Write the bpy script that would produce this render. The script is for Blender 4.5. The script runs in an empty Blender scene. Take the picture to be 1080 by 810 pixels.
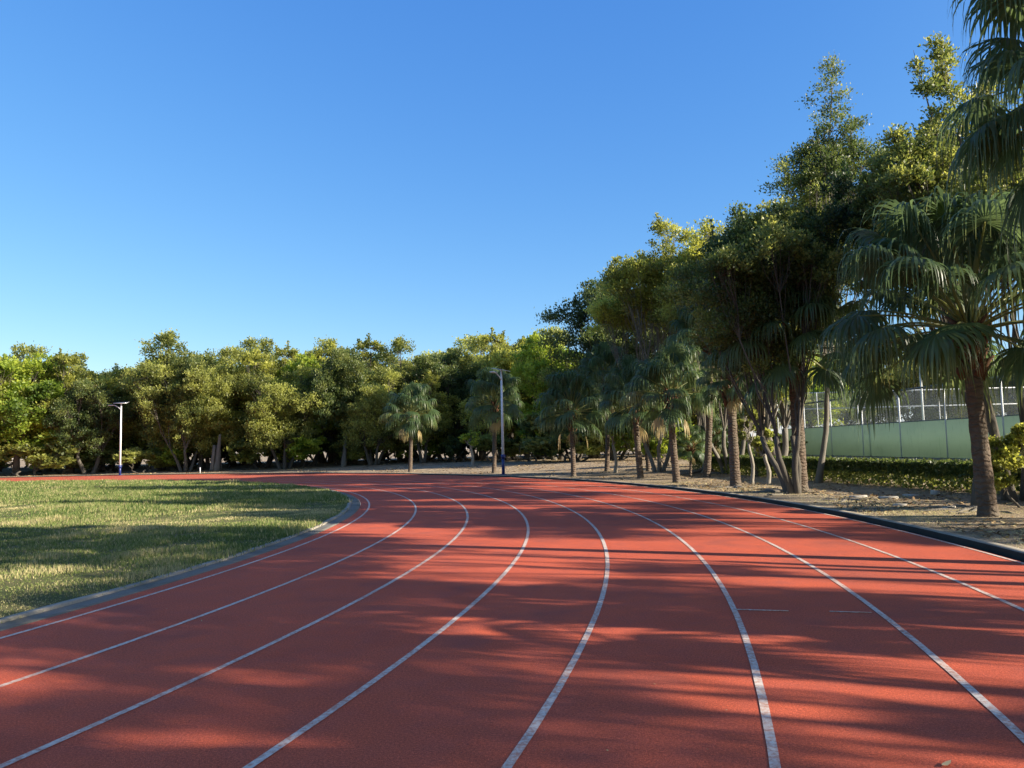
import bpy, math, random
import numpy as np
from mathutils import Matrix, Vector

S = bpy.context.scene
COL = S.collection
PI = math.pi

# ------------------------------------------------------------------ camera maths (pixels of a 1080x810 survey view)
F, YH, ROLL, CH = 811.0, 471.354, -0.023, 1.5127
PITCH = math.atan((YH - 405) / F)
cr, sr, cp, sp = math.cos(ROLL), math.sin(ROLL), math.cos(PITCH), math.sin(PITCH)

def ray(px, py):
    x = (px - 540) / F; z = -(py - 405) / F
    x, z = cr * x - sr * z, sr * x + cr * z
    return np.array([x, cp - z * sp, sp + z * cp])

def at(px, py, Y):                       # point on the line of sight at forward distance Y
    r = ray(px, py); return np.array([0, 0, CH]) + r * (Y / r[1])

# ------------------------------------------------------------------ the running track (standard oval)
CX, CY, R1, A0, LW = -39.7045, 14.8752, 36.2853, -0.279, 1.22
e0 = np.array([math.cos(A0), math.sin(A0)]); t0 = np.array([-e0[1], e0[0]])
C1 = np.array([CX, CY]); SL = 84.39; C2 = C1 - t0 * SL
path = []                                # (centre, normal)
for i in range(181):
    a = A0 + PI * i / 180; path.append((C1, (math.cos(a), math.sin(a))))
for i in range(1, 40):
    path.append((C1 - t0 * SL * i / 40, (-e0[0], -e0[1])))
for i in range(181):
    a = A0 + PI + PI * i / 180; path.append((C2, (math.cos(a), math.sin(a))))
for i in range(1, 60):
    path.append((C2 + t0 * SL * i / 60, (e0[0], e0[1])))
PC = np.array([p[0] for p in path]); PN = np.array([p[1] for p in path])

def track_d(x, y):                       # offset from line 1 (positive outwards)
    v = np.stack([np.asarray(x, float) - CX, np.asarray(y, float) - CY], -1)
    s = v @ t0; e = v @ e0
    sb = s + SL
    d = np.where(s > 0, np.hypot(v[..., 0], v[..., 1]), np.where(sb < 0, np.hypot(e, sb), np.abs(e)))
    return d - R1

def verge_z(d):
    t = np.clip((np.asarray(d, float) - 10.2) / 14, 0, 1)
    return 0.052 + 0.38 * t * t * (3 - 2 * t)

def gz(x, y):
    return float(verge_z(track_d(x, y)))

def gp(px, py):                          # ground point seen at a survey pixel
    r = ray(px, py); z = 0.1
    for _ in range(30):
        t = (z - CH) / r[2]; x, y = r[0] * t, r[1] * t
        d = float(track_d(x, y))
        z = 0.5 * z + 0.5 * (gz(x, y) if d > 10 else 0.0)
    return np.array([x, y, z])

# ------------------------------------------------------------------ objects
def tag(o, label=None, cat=None, group=None, kind=None):
    if label: o['label'] = label
    if cat: o['category'] = cat
    if group: o['group'] = group
    if kind: o['kind'] = kind
    return o

def link(name, data, parent=None, loc=None):
    o = bpy.data.objects.new(name, data); COL.objects.link(o)
    if parent: o.parent = parent
    if loc is not None: o.location = [float(v) for v in loc]
    return o

def mesh_np(name, V, Fq, mat, smooth=False, tint=None):
    """V (n,3), Fq list of (m,k) arrays of same k or a single array"""
    V = np.asarray(V, np.float32)
    if not isinstance(Fq, list): Fq = [Fq]
    Fq = [np.asarray(f, np.int32) for f in Fq if len(f)]
    me = bpy.data.meshes.new(name)
    me.vertices.add(len(V)); me.vertices.foreach_set('co', V.ravel())
    nl = sum(f.size for f in Fq); npoly = sum(len(f) for f in Fq)
    me.loops.add(nl); me.polygons.add(npoly)
    me.loops.foreach_set('vertex_index', np.concatenate([f.ravel() for f in Fq]))
    st = []; c = 0
    for f in Fq:
        st.append(c + np.arange(len(f)) * f.shape[1]); c += f.size
    me.polygons.foreach_set('loop_start', np.concatenate(st).astype(np.int32))
    if smooth: me.polygons.foreach_set('use_smooth', np.ones(npoly, bool))
    if tint is not None:
        a = me.attributes.new('tint', 'FLOAT', 'POINT'); a.data.foreach_set('value', np.asarray(tint, np.float32))
    me.update(calc_edges=True)
    me.materials.append(mat)
    return me

class MB:
    def __init__(s): s.v = []; s.q = []; s.t = []; s.n = 0
    def add(s, V, Q=None, T=None):
        V = np.asarray(V, float)
        if Q is not None and len(Q): s.q.append(np.asarray(Q) + s.n)
        if T is not None and len(T): s.t.append(np.asarray(T) + s.n)
        s.v.append(V); s.n += len(V); return s
    def box(s, c, d, rz=0.0, rx=0.0):
        a = np.array([[x, y, z] for x in (-.5, .5) for y in (-.5, .5) for z in (-.5, .5)]) * np.array(d)
        M = (Matrix.Rotation(rz, 3, 'Z') @ Matrix.Rotation(rx, 3, 'X'))
        a = a @ np.array(M).T + np.array(c)
        return s.add(a, [[0, 1, 3, 2], [4, 6, 7, 5], [0, 4, 5, 1], [2, 3, 7, 6], [0, 2, 6, 4], [1, 5, 7, 3]])
    def tube(s, pts, rad, k=8, jit=0, rng=None, caps=True):
        pts = np.asarray(pts, float); n = len(pts)
        rad = np.broadcast_to(np.asarray(rad, float), (n,))
        tg = np.gradient(pts, axis=0); tg /= np.linalg.norm(tg, axis=1)[:, None] + 1e-9
        ref = np.array([1.0, 0, 0]) if abs(tg[0][0]) < .8 else np.array([0, 1.0, 0])
        V = []
        u = np.cross(tg[0], ref); u /= np.linalg.norm(u)
        ang = np.arange(k) * 2 * PI / k
        for i in range(n):
            u = u - tg[i] * (u @ tg[i]); u /= np.linalg.norm(u) + 1e-9
            w = np.cross(tg[i], u)
            rr = rad[i] * (1 + (rng.normal(0, jit, k) if jit else 0))
            V.append(pts[i] + (np.cos(ang) * rr)[:, None] * u + (np.sin(ang) * rr)[:, None] * w)
        V = np.concatenate(V)
        a = np.arange(k); b = (a + 1) % k
        Q = np.concatenate([np.stack([a + i * k, b + i * k, b + (i + 1) * k, a + (i + 1) * k], 1) for i in range(n - 1)])
        T = []
        if caps:
            V = np.concatenate([V, pts[:1], pts[-1:]])
            T = [[n * k, b_, a_] for a_, b_ in zip(a, b)] + [[n * k + 1, (n - 1) * k + a_, (n - 1) * k + b_] for a_, b_ in zip(a, b)]
        return s.add(V, Q, T)
    def mesh(s, name, mat, smooth=False, tint=None):
        fs = []
        if s.q: fs.append(np.concatenate(s.q))
        if s.t: fs.append(np.concatenate(s.t))
        return mesh_np(name, np.concatenate(s.v), fs, mat, smooth, tint)
    def build(s, name, mat, parent=None, loc=None, smooth=False):
        return link(name, s.mesh(name, mat, smooth), parent, loc)

# ------------------------------------------------------------------ materials
class NT:
    def __init__(s, name):
        s.m = bpy.data.materials.new(name); s.m.use_nodes = True
        s.t = s.m.node_tree; s.t.nodes.clear()
        s.out = s.t.nodes.new('ShaderNodeOutputMaterial')
    def n(s, ty, **k):
        x = s.t.nodes.new(ty)
        for a, b in k.items():
            if a.startswith('i_'): 
                key = a[2:]
                x.inputs[int(key) if key.isdigit() else key.replace('_', ' ')].default_value = b
            else: setattr(x, a, b)
        return x
    def l(s, a, b): s.t.links.new(a, b)
    def coords(s, kind='Object'): return s.n('ShaderNodeTexCoord').outputs[kind]
    def noise(s, scale, detail=4, rough=.55, vec=None, stretch=None):
        x = s.n('ShaderNodeTexNoise'); x.inputs['Scale'].default_value = scale
        x.inputs['Detail'].default_value = detail; x.inputs['Roughness'].default_value = rough
        v = vec or s.coords()
        if stretch:
            mp = s.n('ShaderNodeMapping'); mp.inputs['Scale'].default_value = stretch; s.l(v, mp.inputs[0]); v = mp.outputs[0]
        s.l(v, x.inputs['Vector']); return x.outputs['Fac']
    def ramp(s, fac, stops):
        r = s.n('ShaderNodeValToRGB'); cr_ = r.color_ramp
        while len(cr_.elements) < len(stops): cr_.elements.new(.5)
        for e, (p, c) in zip(cr_.elements, stops):
            e.position = p; e.color = (*c, 1) if len(c) == 3 else c
        s.l(fac, r.inputs[0]); return r.outputs[0]
    def mix(s, fac, a, b, mode='MIX'):
        x = s.n('ShaderNodeMix', data_type='RGBA', blend_type=mode)
        for v, i in ((fac, 0), (a, 6), (b, 7)):
            if hasattr(v, 'is_linked'): s.l(v, x.inputs[i])
            else: x.inputs[i].default_value = v if i == 0 else ((*v, 1) if len(v) == 3 else v)
        return x.outputs[2]
    def math(s, op, a, b=0.0, c=None, clamp=False):
        x = s.n('ShaderNodeMath', operation=op, use_clamp=clamp)
        for v, i in ((a, 0), (b, 1), (c, 2)):
            if v is None: continue
            if hasattr(v, 'is_linked'): s.l(v, x.inputs[i])
            else: x.inputs[i].default_value = v
        return x.outputs[0]
    def attr(s, name='tint'):
        return s.n('ShaderNodeAttribute', attribute_name=name).outputs['Fac']
    def objrand(s): return s.n('ShaderNodeObjectInfo').outputs['Random']
    def bump(s, h, strength=.5, dist=.02):
        b = s.n('ShaderNodeBump'); b.inputs['Strength'].default_value = strength; b.inputs['Distance'].default_value = dist
        s.l(h, b.inputs['Height']); return b.outputs[0]
    def pbr(s, color, rough=.8, bump=None, spec=.4, metal=0, alpha=None):
        p = s.n('ShaderNodeBsdfPrincipled')
        if hasattr(color, 'is_linked'): s.l(color, p.inputs['Base Color'])
        else: p.inputs['Base Color'].default_value = (*color, 1)
        if hasattr(rough, 'is_linked'): s.l(rough, p.inputs['Roughness'])
        else: p.inputs['Roughness'].default_value = rough
        p.inputs['Specular IOR Level'].default_value = spec
        p.inputs['Metallic'].default_value = metal
        if bump is not None: s.l(bump, p.inputs['Normal'])
        if alpha is not None: s.l(alpha, p.inputs['Alpha'])
        s.l(p.outputs[0], s.out.inputs[0]); return s.m
    def leaf(s, color, trans=.4, rough=.5, spec=.3, tcol=None):
        p = s.n('ShaderNodeBsdfPrincipled'); s.l(color, p.inputs['Base Color'])
        p.inputs['Roughness'].default_value = rough; p.inputs['Specular IOR Level'].default_value = spec
        t = s.n('ShaderNodeBsdfTranslucent'); s.l(tcol or color, t.inputs[0])
        m = s.n('ShaderNodeMixShader'); m.inputs[0].default_value = trans
        s.l(p.outputs[0], m.inputs[1]); s.l(t.outputs[0], m.inputs[2]); s.l(m.outputs[0], s.out.inputs[0]); return s.m

M = {}
# --- red polyurethane track
n = NT('red_track')
v = n.coords()
big = n.noise(.35, 5, .6, v); med = n.noise(3.0, 6, .65, v); fine = n.noise(150, 3, .75, v); grit = n.noise(62, 4, .75, v)
c = n.ramp(big, [(.3, (.38, .070, .032)), (.5, (.48, .092, .041)), (.68, (.35, .076, .040))])
c = n.mix(n.math('MULTIPLY', n.ramp(med, [(.42, (0, 0, 0)), (.7, (1, 1, 1))]), .35), c, (.33, .085, .06))
c = n.mix(.75, c, n.ramp(fine, [(.3, (.38, .38, .38)), (.5, (.96, .96, .96)), (.68, (1.6, 1.6, 1.6))]), 'MULTIPLY')
c = n.mix(.8, c, n.ramp(grit, [(.30, (.55, .55, .55)), (.5, (1, 1, 1)), (.66, (1.5, 1.5, 1.5))]), 'MULTIPLY')
dots = n.noise(46, 2, .5, v)
c = n.mix(n.ramp(dots, [(.70, (0, 0, 0)), (.74, (.8, .8, .8))]), c, (.08, .03, .025))
stn = n.noise(1.1, 3, .5, v, (1, 1, 1))
c = n.mix(n.ramp(stn, [(.56, (0, 0, 0)), (.72, (.45, .45, .45))]), c, (.20, .065, .05))
M['track'] = n.pbr(c, .88, n.bump(n.math('ADD', fine, n.math('MULTIPLY', grit, .7)), .8, .006), .2)
# --- worn line paint
n = NT('white_line_paint'); v = n.coords()
w1 = n.noise(28, 5, .7, v); w2 = n.noise(1.2, 2, .5, v); fine = n.noise(260, 2, .6, v)
wear = n.ramp(n.math('ADD', w1, n.math('MULTIPLY', w2, .35)), [(.56, (0, 0, 0)), (.80, (.85, .85, .85))])
c = n.mix(wear, (.60, .54, .45), (.42, .17, .10))
c = n.mix(.7, c, n.ramp(fine, [(.3, (.62, .62, .62)), (.6, (1.1, 1.1, 1.1))]), 'MULTIPLY')
M['line'] = n.pbr(c, .8, n.bump(fine, .5, .004), .25)
# --- concrete
def concrete(name, a, b, mossy=None):
    n = NT(name); v = n.coords()
    x = n.noise(2.2, 6, .7, v); y = n.noise(40, 4, .7, v)
    c = n.mix(x, a, b)
    c = n.mix(n.ramp(n.noise(.9, 5, .7, v), [(.45, (0, 0, 0)), (.68, (.8, .8, .8))]), c, mossy or (.08, .085, .07))
    c = n.mix(.5, c, n.ramp(y, [(.25, (.55, .55, .55)), (.7, (1.2, 1.2, 1.2))]), 'MULTIPLY')
    return n.pbr(c, .9, n.bump(y, .5, .008), .2)
M['kerb'] = concrete('weathered_kerb_concrete', (.36, .32, .25), (.24, .215, .17), (.12, .12, .09))
M['drain'] = concrete('dark_drain_concrete', (.15, .14, .115), (.205, .19, .155), (.07, .07, .05))
M['gutter'] = concrete('shade_dark_concrete', (.046, .040, .032), (.03, .027, .022), (.02, .018, .015))  # near-black: shade of the outer gutter and kerb face put into the colour
# --- dirt verge
n = NT('dry_dirt'); v = n.coords()
b1 = n.noise(.22, 6, .65, v); b2 = n.noise(2.5, 8, .7, v); b3 = n.noise(34, 5, .75, v)
c = n.ramp(b1, [(.30, (.24, .18, .12)), (.5, (.36, .285, .19)), (.7, (.44, .36, .245))])
c = n.mix(n.ramp(b2, [(.35, (.75, .75, .75)), (.6, (0, 0, 0))]), c, (.19, .145, .10))
c = n.mix(.65, c, n.ramp(b3, [(.25, (.45, .43, .40)), (.5, (1, 1, 1)), (.72, (1.35, 1.3, 1.2))]), 'MULTIPLY')
M['dirt'] = n.pbr(c, .95, n.bump(n.math('ADD', b3, n.math('MULTIPLY', b2, 2.0)), .9, .05), .1)
# --- infield soil
n = NT('infield_soil'); v = n.coords()
b1 = n.noise(.5, 5, .65, v); b3 = n.noise(22, 6, .75, v)
c = n.ramp(b1, [(.35, (.075, .095, .03)), (.52, (.13, .125, .05)), (.7, (.20, .165, .085))])
c = n.mix(.7, c, n.ramp(b3, [(.25, (.45, .45, .45)), (.7, (1.3, 1.3, 1.3))]), 'MULTIPLY')
M['soil'] = n.pbr(c, .95, n.bump(b3, .9, .05), .1)
# --- grass blades
def grass_mat(name, g1, g2, dry):
    n = NT(name); a = n.attr()
    c = n.ramp(a, [(0, g1), (.45, g2), (.78, dry), (1, tuple(min(1, x * 1.5) for x in dry))])
    return n.leaf(c, .35, .6, .25)
M['grass'] = grass_mat('lawn_blades', (.07, .115, .026), (.175, .22, .055), (.36, .31, .15))
M['drygrass'] = grass_mat('dry_verge_blades', (.26, .29, .08), (.52, .46, .19), (.62, .52, .28))
# --- leaves
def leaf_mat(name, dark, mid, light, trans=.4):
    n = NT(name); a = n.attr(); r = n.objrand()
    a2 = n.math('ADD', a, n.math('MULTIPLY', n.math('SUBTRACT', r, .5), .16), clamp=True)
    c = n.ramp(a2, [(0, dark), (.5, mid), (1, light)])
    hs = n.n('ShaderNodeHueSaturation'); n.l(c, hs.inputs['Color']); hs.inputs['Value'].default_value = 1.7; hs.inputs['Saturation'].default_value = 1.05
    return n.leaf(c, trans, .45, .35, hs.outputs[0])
M['leaf_olive'] = leaf_mat('olive_leaves', (.055, .078, .02), (.18, .195, .048), (.35, .365, .085), .48)
M['leaf_mid'] = leaf_mat('mid_olive_leaves', (.045, .068, .018), (.115, .145, .034), (.32, .32, .075), .44)
M['leaf_green'] = leaf_mat('fresh_green_leaves', (.06, .105, .016), (.19, .26, .035), (.38, .42, .06), .5)
M['leaf_dark'] = leaf_mat('deep_green_leaves', (.026, .048, .016), (.062, .092, .026), (.16, .18, .045), .36)
M['leaf_gold'] = leaf_mat('yellow_green_leaves', (.07, .09, .02), (.25, .255, .05), (.44, .44, .09), .5)
# --- fan palm
n = NT('fan_frond'); a = n.attr(); r = n.objrand()
c = n.ramp(a, [(0, (.032, .062, .025)), (.5, (.065, .105, .036)), (.85, (.19, .20, .065)), (1, (.30, .24, .11))])
hs = n.n('ShaderNodeHueSaturation'); n.l(c, hs.inputs['Color']); hs.inputs['Value'].default_value = 2.4; hs.inputs['Hue'].default_value = .475
M['frond'] = n.leaf(c, .38, .42, .35, hs.outputs[0])
n = NT('palm_trunk_bark')
v = n.coords()
wv = n.n('ShaderNodeTexWave', bands_direction='Z'); wv.inputs['Scale'].default_value = 3.2; wv.inputs['Distortion'].default_value = 7; wv.inputs['Detail'].default_value = 3; wv.inputs['Detail Scale'].default_value = 2
n.l(v, wv.inputs[0]); x = n.noise(14, 6, .75, v, (1, 1, .5)); y = n.noise(1.6, 3, .6, v)
c = n.mix(x, (.17, .125, .088), (.07, .052, .04)); c = n.mix(n.ramp(y, [(.45, (0, 0, 0)), (.7, (.5, .5, .5))]), c, (.17, .16, .12))
c = n.mix(n.math('MULTIPLY', wv.outputs['Fac'], .22), c, (.06, .05, .04))
M['palm_bark'] = n.pbr(c, .92, n.bump(n.math('ADD', wv.outputs['Fac'], x), .8, .035), .15)
n = NT('old_leaf_bases'); v = n.coords(); x = n.noise(9, 5, .7, v, (1, 1, .25))
c = n.mix(x, (.17, .085, .045), (.06, .035, .022))
M['boots'] = n.pbr(c, .9, n.bump(x, .8, .03), .15)
def bark(name, a, b):
    n = NT(name); v = n.coords(); x = n.noise(7, 7, .75, v, (1, 1, .22)); y = n.noise(.9, 3, .6, v)
    c = n.mix(x, a, b); c = n.mix(n.math('MULTIPLY', y, .5), c, (.16, .16, .13))
    return n.pbr(c, .92, n.bump(x, .9, .05), .15)
M['bark_grey'] = bark('grey_fig_bark', (.23, .20, .165), (.085, .072, .058))
M['bark_dark'] = bark('dark_fig_bark', (.11, .09, .07), (.045, .036, .03))
M['bark_pale'] = bark('pale_slender_bark', (.38, .34, .28), (.20, .17, .135))
def plain(name, col, rough=.5, metal=0, spec=.5, var=.12):
    n = NT(name); x = n.noise(9, 5, .65)
    c = n.mix(x, tuple(k * (1 - var) for k in col), tuple(min(1, k * (1 + var)) for k in col))
    return n.pbr(c, rough, None, spec, metal)
M['white_paint'] = plain('white_pole_paint', (.66, .67, .68), .35)
M['blue_paint'] = plain('blue_pole_paint', (.014, .028, .13), .4)
M['panel'] = plain('solar_cell_glass', (.02, .025, .05), .12)
M['alu'] = plain('dull_aluminium', (.55, .56, .57), .4, .3)
M['fence_white'] = plain('fence_post_paint', (.58, .60, .58), .5)
M['fence_dark'] = plain('dark_fence_frame', (.05, .07, .06), .6)
M['lens'] = plain('lamp_lens', (.75, .75, .72), .2)
n = NT('green_court_wall'); v = n.coords(); x = n.noise(.8, 5, .6, v); y = n.noise(6, 5, .7, v, (1, 1, .2))
c = n.mix(x, (.31, .39, .31), (.37, .45, .36)); c = n.mix(n.ramp(y, [(.55, (0, 0, 0)), (.8, (.4, .4, .4))]), c, (.07, .13, .09))
M['court'] = n.leaf(c, .5, .8, .2)
M['rock'] = concrete('broken_concrete', (.46, .43, .37), (.33, .31, .27), (.22, .20, .16))
n = NT('leaf_litter'); a = n.attr()
c = n.ramp(a, [(0, (.10, .06, .03)), (.4, (.24, .15, .07)), (.75, (.38, .27, .13)), (1, (.50, .42, .22))])
M['litter'] = n.leaf(c, .15, .7, .2)
# fence netting: fine wire mesh
n = NT('fence_netting'); v = n.coords('Generated')
uv = n.coords('UV')
mp = n.n('ShaderNodeMapping'); mp.inputs['Rotation'].default_value = (0, 0, PI / 4); n.l(uv, mp.inputs[0])
sx = n.n('ShaderNodeSeparateXYZ'); n.l(mp.outputs[0], sx.inputs[0])
fx = n.math('FRACT', n.math('MULTIPLY', sx.outputs[0], 16)); fy = n.math('FRACT', n.math('MULTIPLY', sx.outputs[1], 16))
al = n.math('MAXIMUM', n.math('LESS_THAN', fx, .11), n.math('LESS_THAN', fy, .11))
M['net'] = n.pbr((.20, .22, .21), .6, None, .3, 0, al)

# ------------------------------------------------------------------ ground sheets
def ring_sheet(name, ds, zf, mat, i0=0, i1=None, closed=True):
    Pn = PN if i1 is None else PN[i0:i1]; Pc = PC if i1 is None else PC[i0:i1]
    n_ = len(Pn); V = []
    for d in ds:
        xy = Pc + Pn * (R1 + d)
        z = zf(d) if callable(zf) else zf
        z = np.broadcast_to(z if not callable(z) else z(xy), (n_,))
        V.append(np.column_stack([xy, z]))
    V = np.concatenate(V); a = np.arange(n_ if closed and i1 is None else n_ - 1); b = (a + 1) % n_
    Q = np.concatenate([np.stack([a + k * n_, a + (k + 1) * n_, b + (k + 1) * n_, b + k * n_], 1) for k in range(len(ds) - 1)])
    return V, Q

def sheet(name, ds, zf, mat, smooth=False):
    V, Q = ring_sheet(name, ds, zf, mat)
    return tag(link(name, mesh_np(name, V, Q, mat, smooth)), kind='structure')

KO = 10.16
def vz(d):
    base = float(verge_z(d))
    def f(xy):
        a = np.sin(xy[:, 0] * .9 + 1.3 * np.sin(xy[:, 1] * .5)) * np.sin(xy[:, 1] * .8 + xy[:, 0] * .3)
        return base + a * 0.02 * min(1, (d - KO) * .5)
    return f
ds = [KO, 10.55, 11.2, 12, 13, 14, 15, 16, 17.5, 19, 21, 24, 28, 34, 45, 60, 90, 140, 250, 450, 900]
sheet('ground', ds, lambda d: vz(d), M['dirt'], True)
sheet('track_surface', [-.24, 9.81], 0.0, M['track'])
sheet('infield', [-.595, -3, -6, -10, -15, -20, -26, -31, -36.2], lambda d: 0.02 + 0.0 * d, M['soil'])
# inner drain band with a low kerb on its grass side
V, Q = ring_sheet('k', [-.245, -.245, -.36, -.50, -.505, -.60, -.605], lambda d: 0, None)
zz = [-.03, .003, -.004, .004, .026, .030, -.02]
n_ = len(PN)
for k, z in enumerate(zz): V[k * n_:(k + 1) * n_, 2] = z
V[4 * n_:6 * n_, 2] += np.tile(.006 * np.sin(np.arange(n_) * 1.7), 2)
o = link('inner_drain', mesh_np('inner_drain', V[:4 * n_], Q[:3 * n_], M['drain'])); tag(o, kind='structure')
V2 = V[3 * n_:]; Q2 = Q[3 * n_:] - 3 * n_
o = link('inner_kerb', mesh_np('inner_kerb', V2, Q2, M['kerb'])); tag(o, kind='structure')
# outer gutter and kerb
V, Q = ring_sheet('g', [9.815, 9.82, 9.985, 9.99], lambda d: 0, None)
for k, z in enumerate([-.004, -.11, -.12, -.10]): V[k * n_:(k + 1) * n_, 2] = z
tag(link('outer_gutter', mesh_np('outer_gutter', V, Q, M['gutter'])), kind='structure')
V, Q = ring_sheet('g', [9.99, 9.995, 10.0, 10.01, 10.14, 10.165], lambda d: 0, None)
for k, z in enumerate([-.13, .035, .054, .064, .066, .01]): V[k * n_:(k + 1) * n_, 2] = z
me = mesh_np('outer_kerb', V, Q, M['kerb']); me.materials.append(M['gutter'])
mi = np.zeros(len(Q), np.int32); mi[:2 * n_] = 1; me.polygons.foreach_set('material_index', mi)  # track-facing side gets the blackened concrete, painting in its shade
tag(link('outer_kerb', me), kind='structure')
# lane lines (4 mm above the track)
for k in range(9):
    d = LW * k; w = .05 if k else .05
    V, Q = ring_sheet('l', [d - w / 2, d + w / 2], 0.004, None)
    o = link('lane_line', mesh_np('lane_line', V, Q, M['line'])); tag(o, kind='structure')
# staggered start ticks
for px, py, l in ((803, 644, .46), (897, 646, .34)):
    p = gp(px, py); v = p[:2] - C1; nn = e0
    b = MB(); b.box((p[0], p[1], .005), (l, .022, .004), rz=A0 + .03)
    tag(b.build('lane_mark', M['line']), kind='structure')

# ------------------------------------------------------------------ grass blades
def blades(name, xy, z, h, w, mat, tint, rng, lean=.45):
    n_ = len(xy); a = rng.uniform(0, 2 * PI, n_)
    dx, dy = np.cos(a) * w, np.sin(a) * w
    la = rng.uniform(0, 2 * PI, n_); ll = np.abs(rng.normal(0, lean, n_)) * h
    P0 = np.column_stack([xy[:, 0] - dx, xy[:, 1] - dy, z]); P1 = np.column_stack([xy[:, 0] + dx, xy[:, 1] + dy, z])
    P2 = np.column_stack([xy[:, 0] + np.cos(la) * ll, xy[:, 1] + np.sin(la) * ll, z + h])
    V = np.stack([P0, P1, P2], 1).reshape(-1, 3)
    return mesh_np(name, V, np.arange(3 * n_).reshape(-1, 3), mat, False, np.repeat(tint, 3))

def vnoise(x, y, s, seed):
    r = np.random.default_rng(seed); o = np.zeros(len(x))
    for k in range(7):
        a = r.uniform(0, 2 * PI); f = s * r.uniform(.5, 2.2)
        o += np.sin((x * math.cos(a) + y * math.sin(a)) * f + r.uniform(0, 9) + 1.5 * np.sin((x * math.sin(a) - y * math.cos(a)) * f * .6 + k))
    return o / 7 ** .5 / .7

rng = np.random.default_rng(11)
N = 950000
r = 5.5 + (rng.random(N) ** 1.35) * 56; th = rng.uniform(math.radians(-62), math.radians(6), N)
x = r * np.sin(th); y = r * np.cos(th); d = track_d(x, y)
k = (d < -.56 + np.abs(rng.normal(0, .07, N)) * (rng.random(N) < .35)) & (y > 1)
x, y, d = x[k], y[k], d[k]
nz = vnoise(x, y, .55, 3); nz2 = vnoise(x, y, 2.4, 5); dist = np.hypot(x, y)
lush = np.clip((y - 9) / 10 + nz * .55, 0, 1.6)               # longer and greener away from the worn strip
k = rng.random(len(x)) < np.clip(.50 + .35 * lush + .22 * nz2, .12, 1)
x, y, nz, nz2, dist, lush, d = [q_[k] for q_ in (x, y, nz, nz2, dist, lush, d)]
h = (.014 + .036 * lush) * rng.uniform(.5, 1.5, len(x)) * (1 + .35 * nz2).clip(.4, 2)
h = h.clip(.012, .22)
w = (.003 + .00034 * dist) * rng.uniform(.7, 1.4, len(x))
tint = np.clip(.67 - .27 * lush + .16 * nz2 + rng.normal(0, .17, len(x)), 0, 1)
tint = np.where(rng.random(len(x)) < .10, rng.uniform(.7, 1, len(x)), tint)
o = link('grass', blades('grass', np.column_stack([x, y]), np.full(len(x), .018), h, w, M['grass'], tint, rng))
tag(o, 'patchy green and straw coloured grass covering the infield left of the track', 'grass', kind='stuff')
# dry fine grass on the right-hand verge
N = 900000
x = rng.uniform(3, 16, N); y = rng.uniform(2, 30, N); d = track_d(x, y)
k = (d > 10.15) & (d < 18); x, y, d = x[k], y[k], d[k]
nz = vnoise(x, y, .9, 8)
pr = np.exp(-((d - 11.3) / .95) ** 2) * np.where(y < 15.5, 1.0, .10) * np.clip(.85 + nz * .5, 0, 1) + .012
k = rng.random(len(x)) < pr
x, y, d = x[k], y[k], d[k]
z = verge_z(d) - .01
o = link('dry_grass', blades('dry_grass', np.column_stack([x, y]), z, rng.uniform(.015, .05, len(x)), .0045 * rng.uniform(.7, 1.5, len(x)), M['drygrass'], rng.uniform(0, 1, len(x)), rng, .8))
tag(o, 'thin straw yellow grass growing along the outer kerb on the right', 'grass', kind='stuff')
# leaf litter
def litter(name, xy, z, size, tint, rng, mat, label):
    n_ = len(xy); a = rng.uniform(0, 2 * PI, n_); u = np.column_stack([np.cos(a), np.sin(a), rng.normal(0, .25, n_)]) * size[:, None]
    w = np.column_stack([-np.sin(a), np.cos(a), rng.normal(0, .3, n_)]) * (size * .4)[:, None]
    c = np.column_stack([xy, z + size * .2])
    V = np.stack([c - u, c - w, c + u, c + w], 1).reshape(-1, 3)
    o = link(name, mesh_np(name, V, np.arange(4 * n_).reshape(-1, 4), mat, False, np.repeat(tint, 4)))
    return tag(o, label, 'leaf litter', kind='stuff')
N = 130000
r = 7 + rng.random(N) ** 1.2 * 75; th = rng.uniform(math.radians(-40), math.radians(40), N)
x = r * np.sin(th); y = r * np.cos(th); d = track_d(x, y)
nz = vnoise(x, y, 1.1, 21)
k = (d > 10.3) & (d < 40) & (rng.random(N) < .35 + .4 * nz)
x, y, d = x[k], y[k], d[k]
litter('fallen_leaves', np.column_stack([x, y]), verge_z(d) + .005, rng.uniform(.025, .06, len(x)) * (1 + np.hypot(x, y) * .012), rng.random(len(x)), rng, M['litter'], 'brown and tan dead leaves scattered over the dirt under the trees')
N = 170
x = rng.uniform(-6, 6, N); y = rng.uniform(2.2, 16, N); d = track_d(x, y); k = (d > 0) & (d < 9.7)
x, y = x[k], y[k]
litter('leaf_specks', np.column_stack([x, y]), np.full(len(x), .003), rng.uniform(.005, .013, len(x)), rng.uniform(.2, 1, len(x)), rng, M['litter'], 'tiny dry leaf bits scattered on the red track')

# ------------------------------------------------------------------ broadleaf trees
def unit(v): return v / (np.linalg.norm(v, axis=-1, keepdims=True) + 1e-9)

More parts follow.
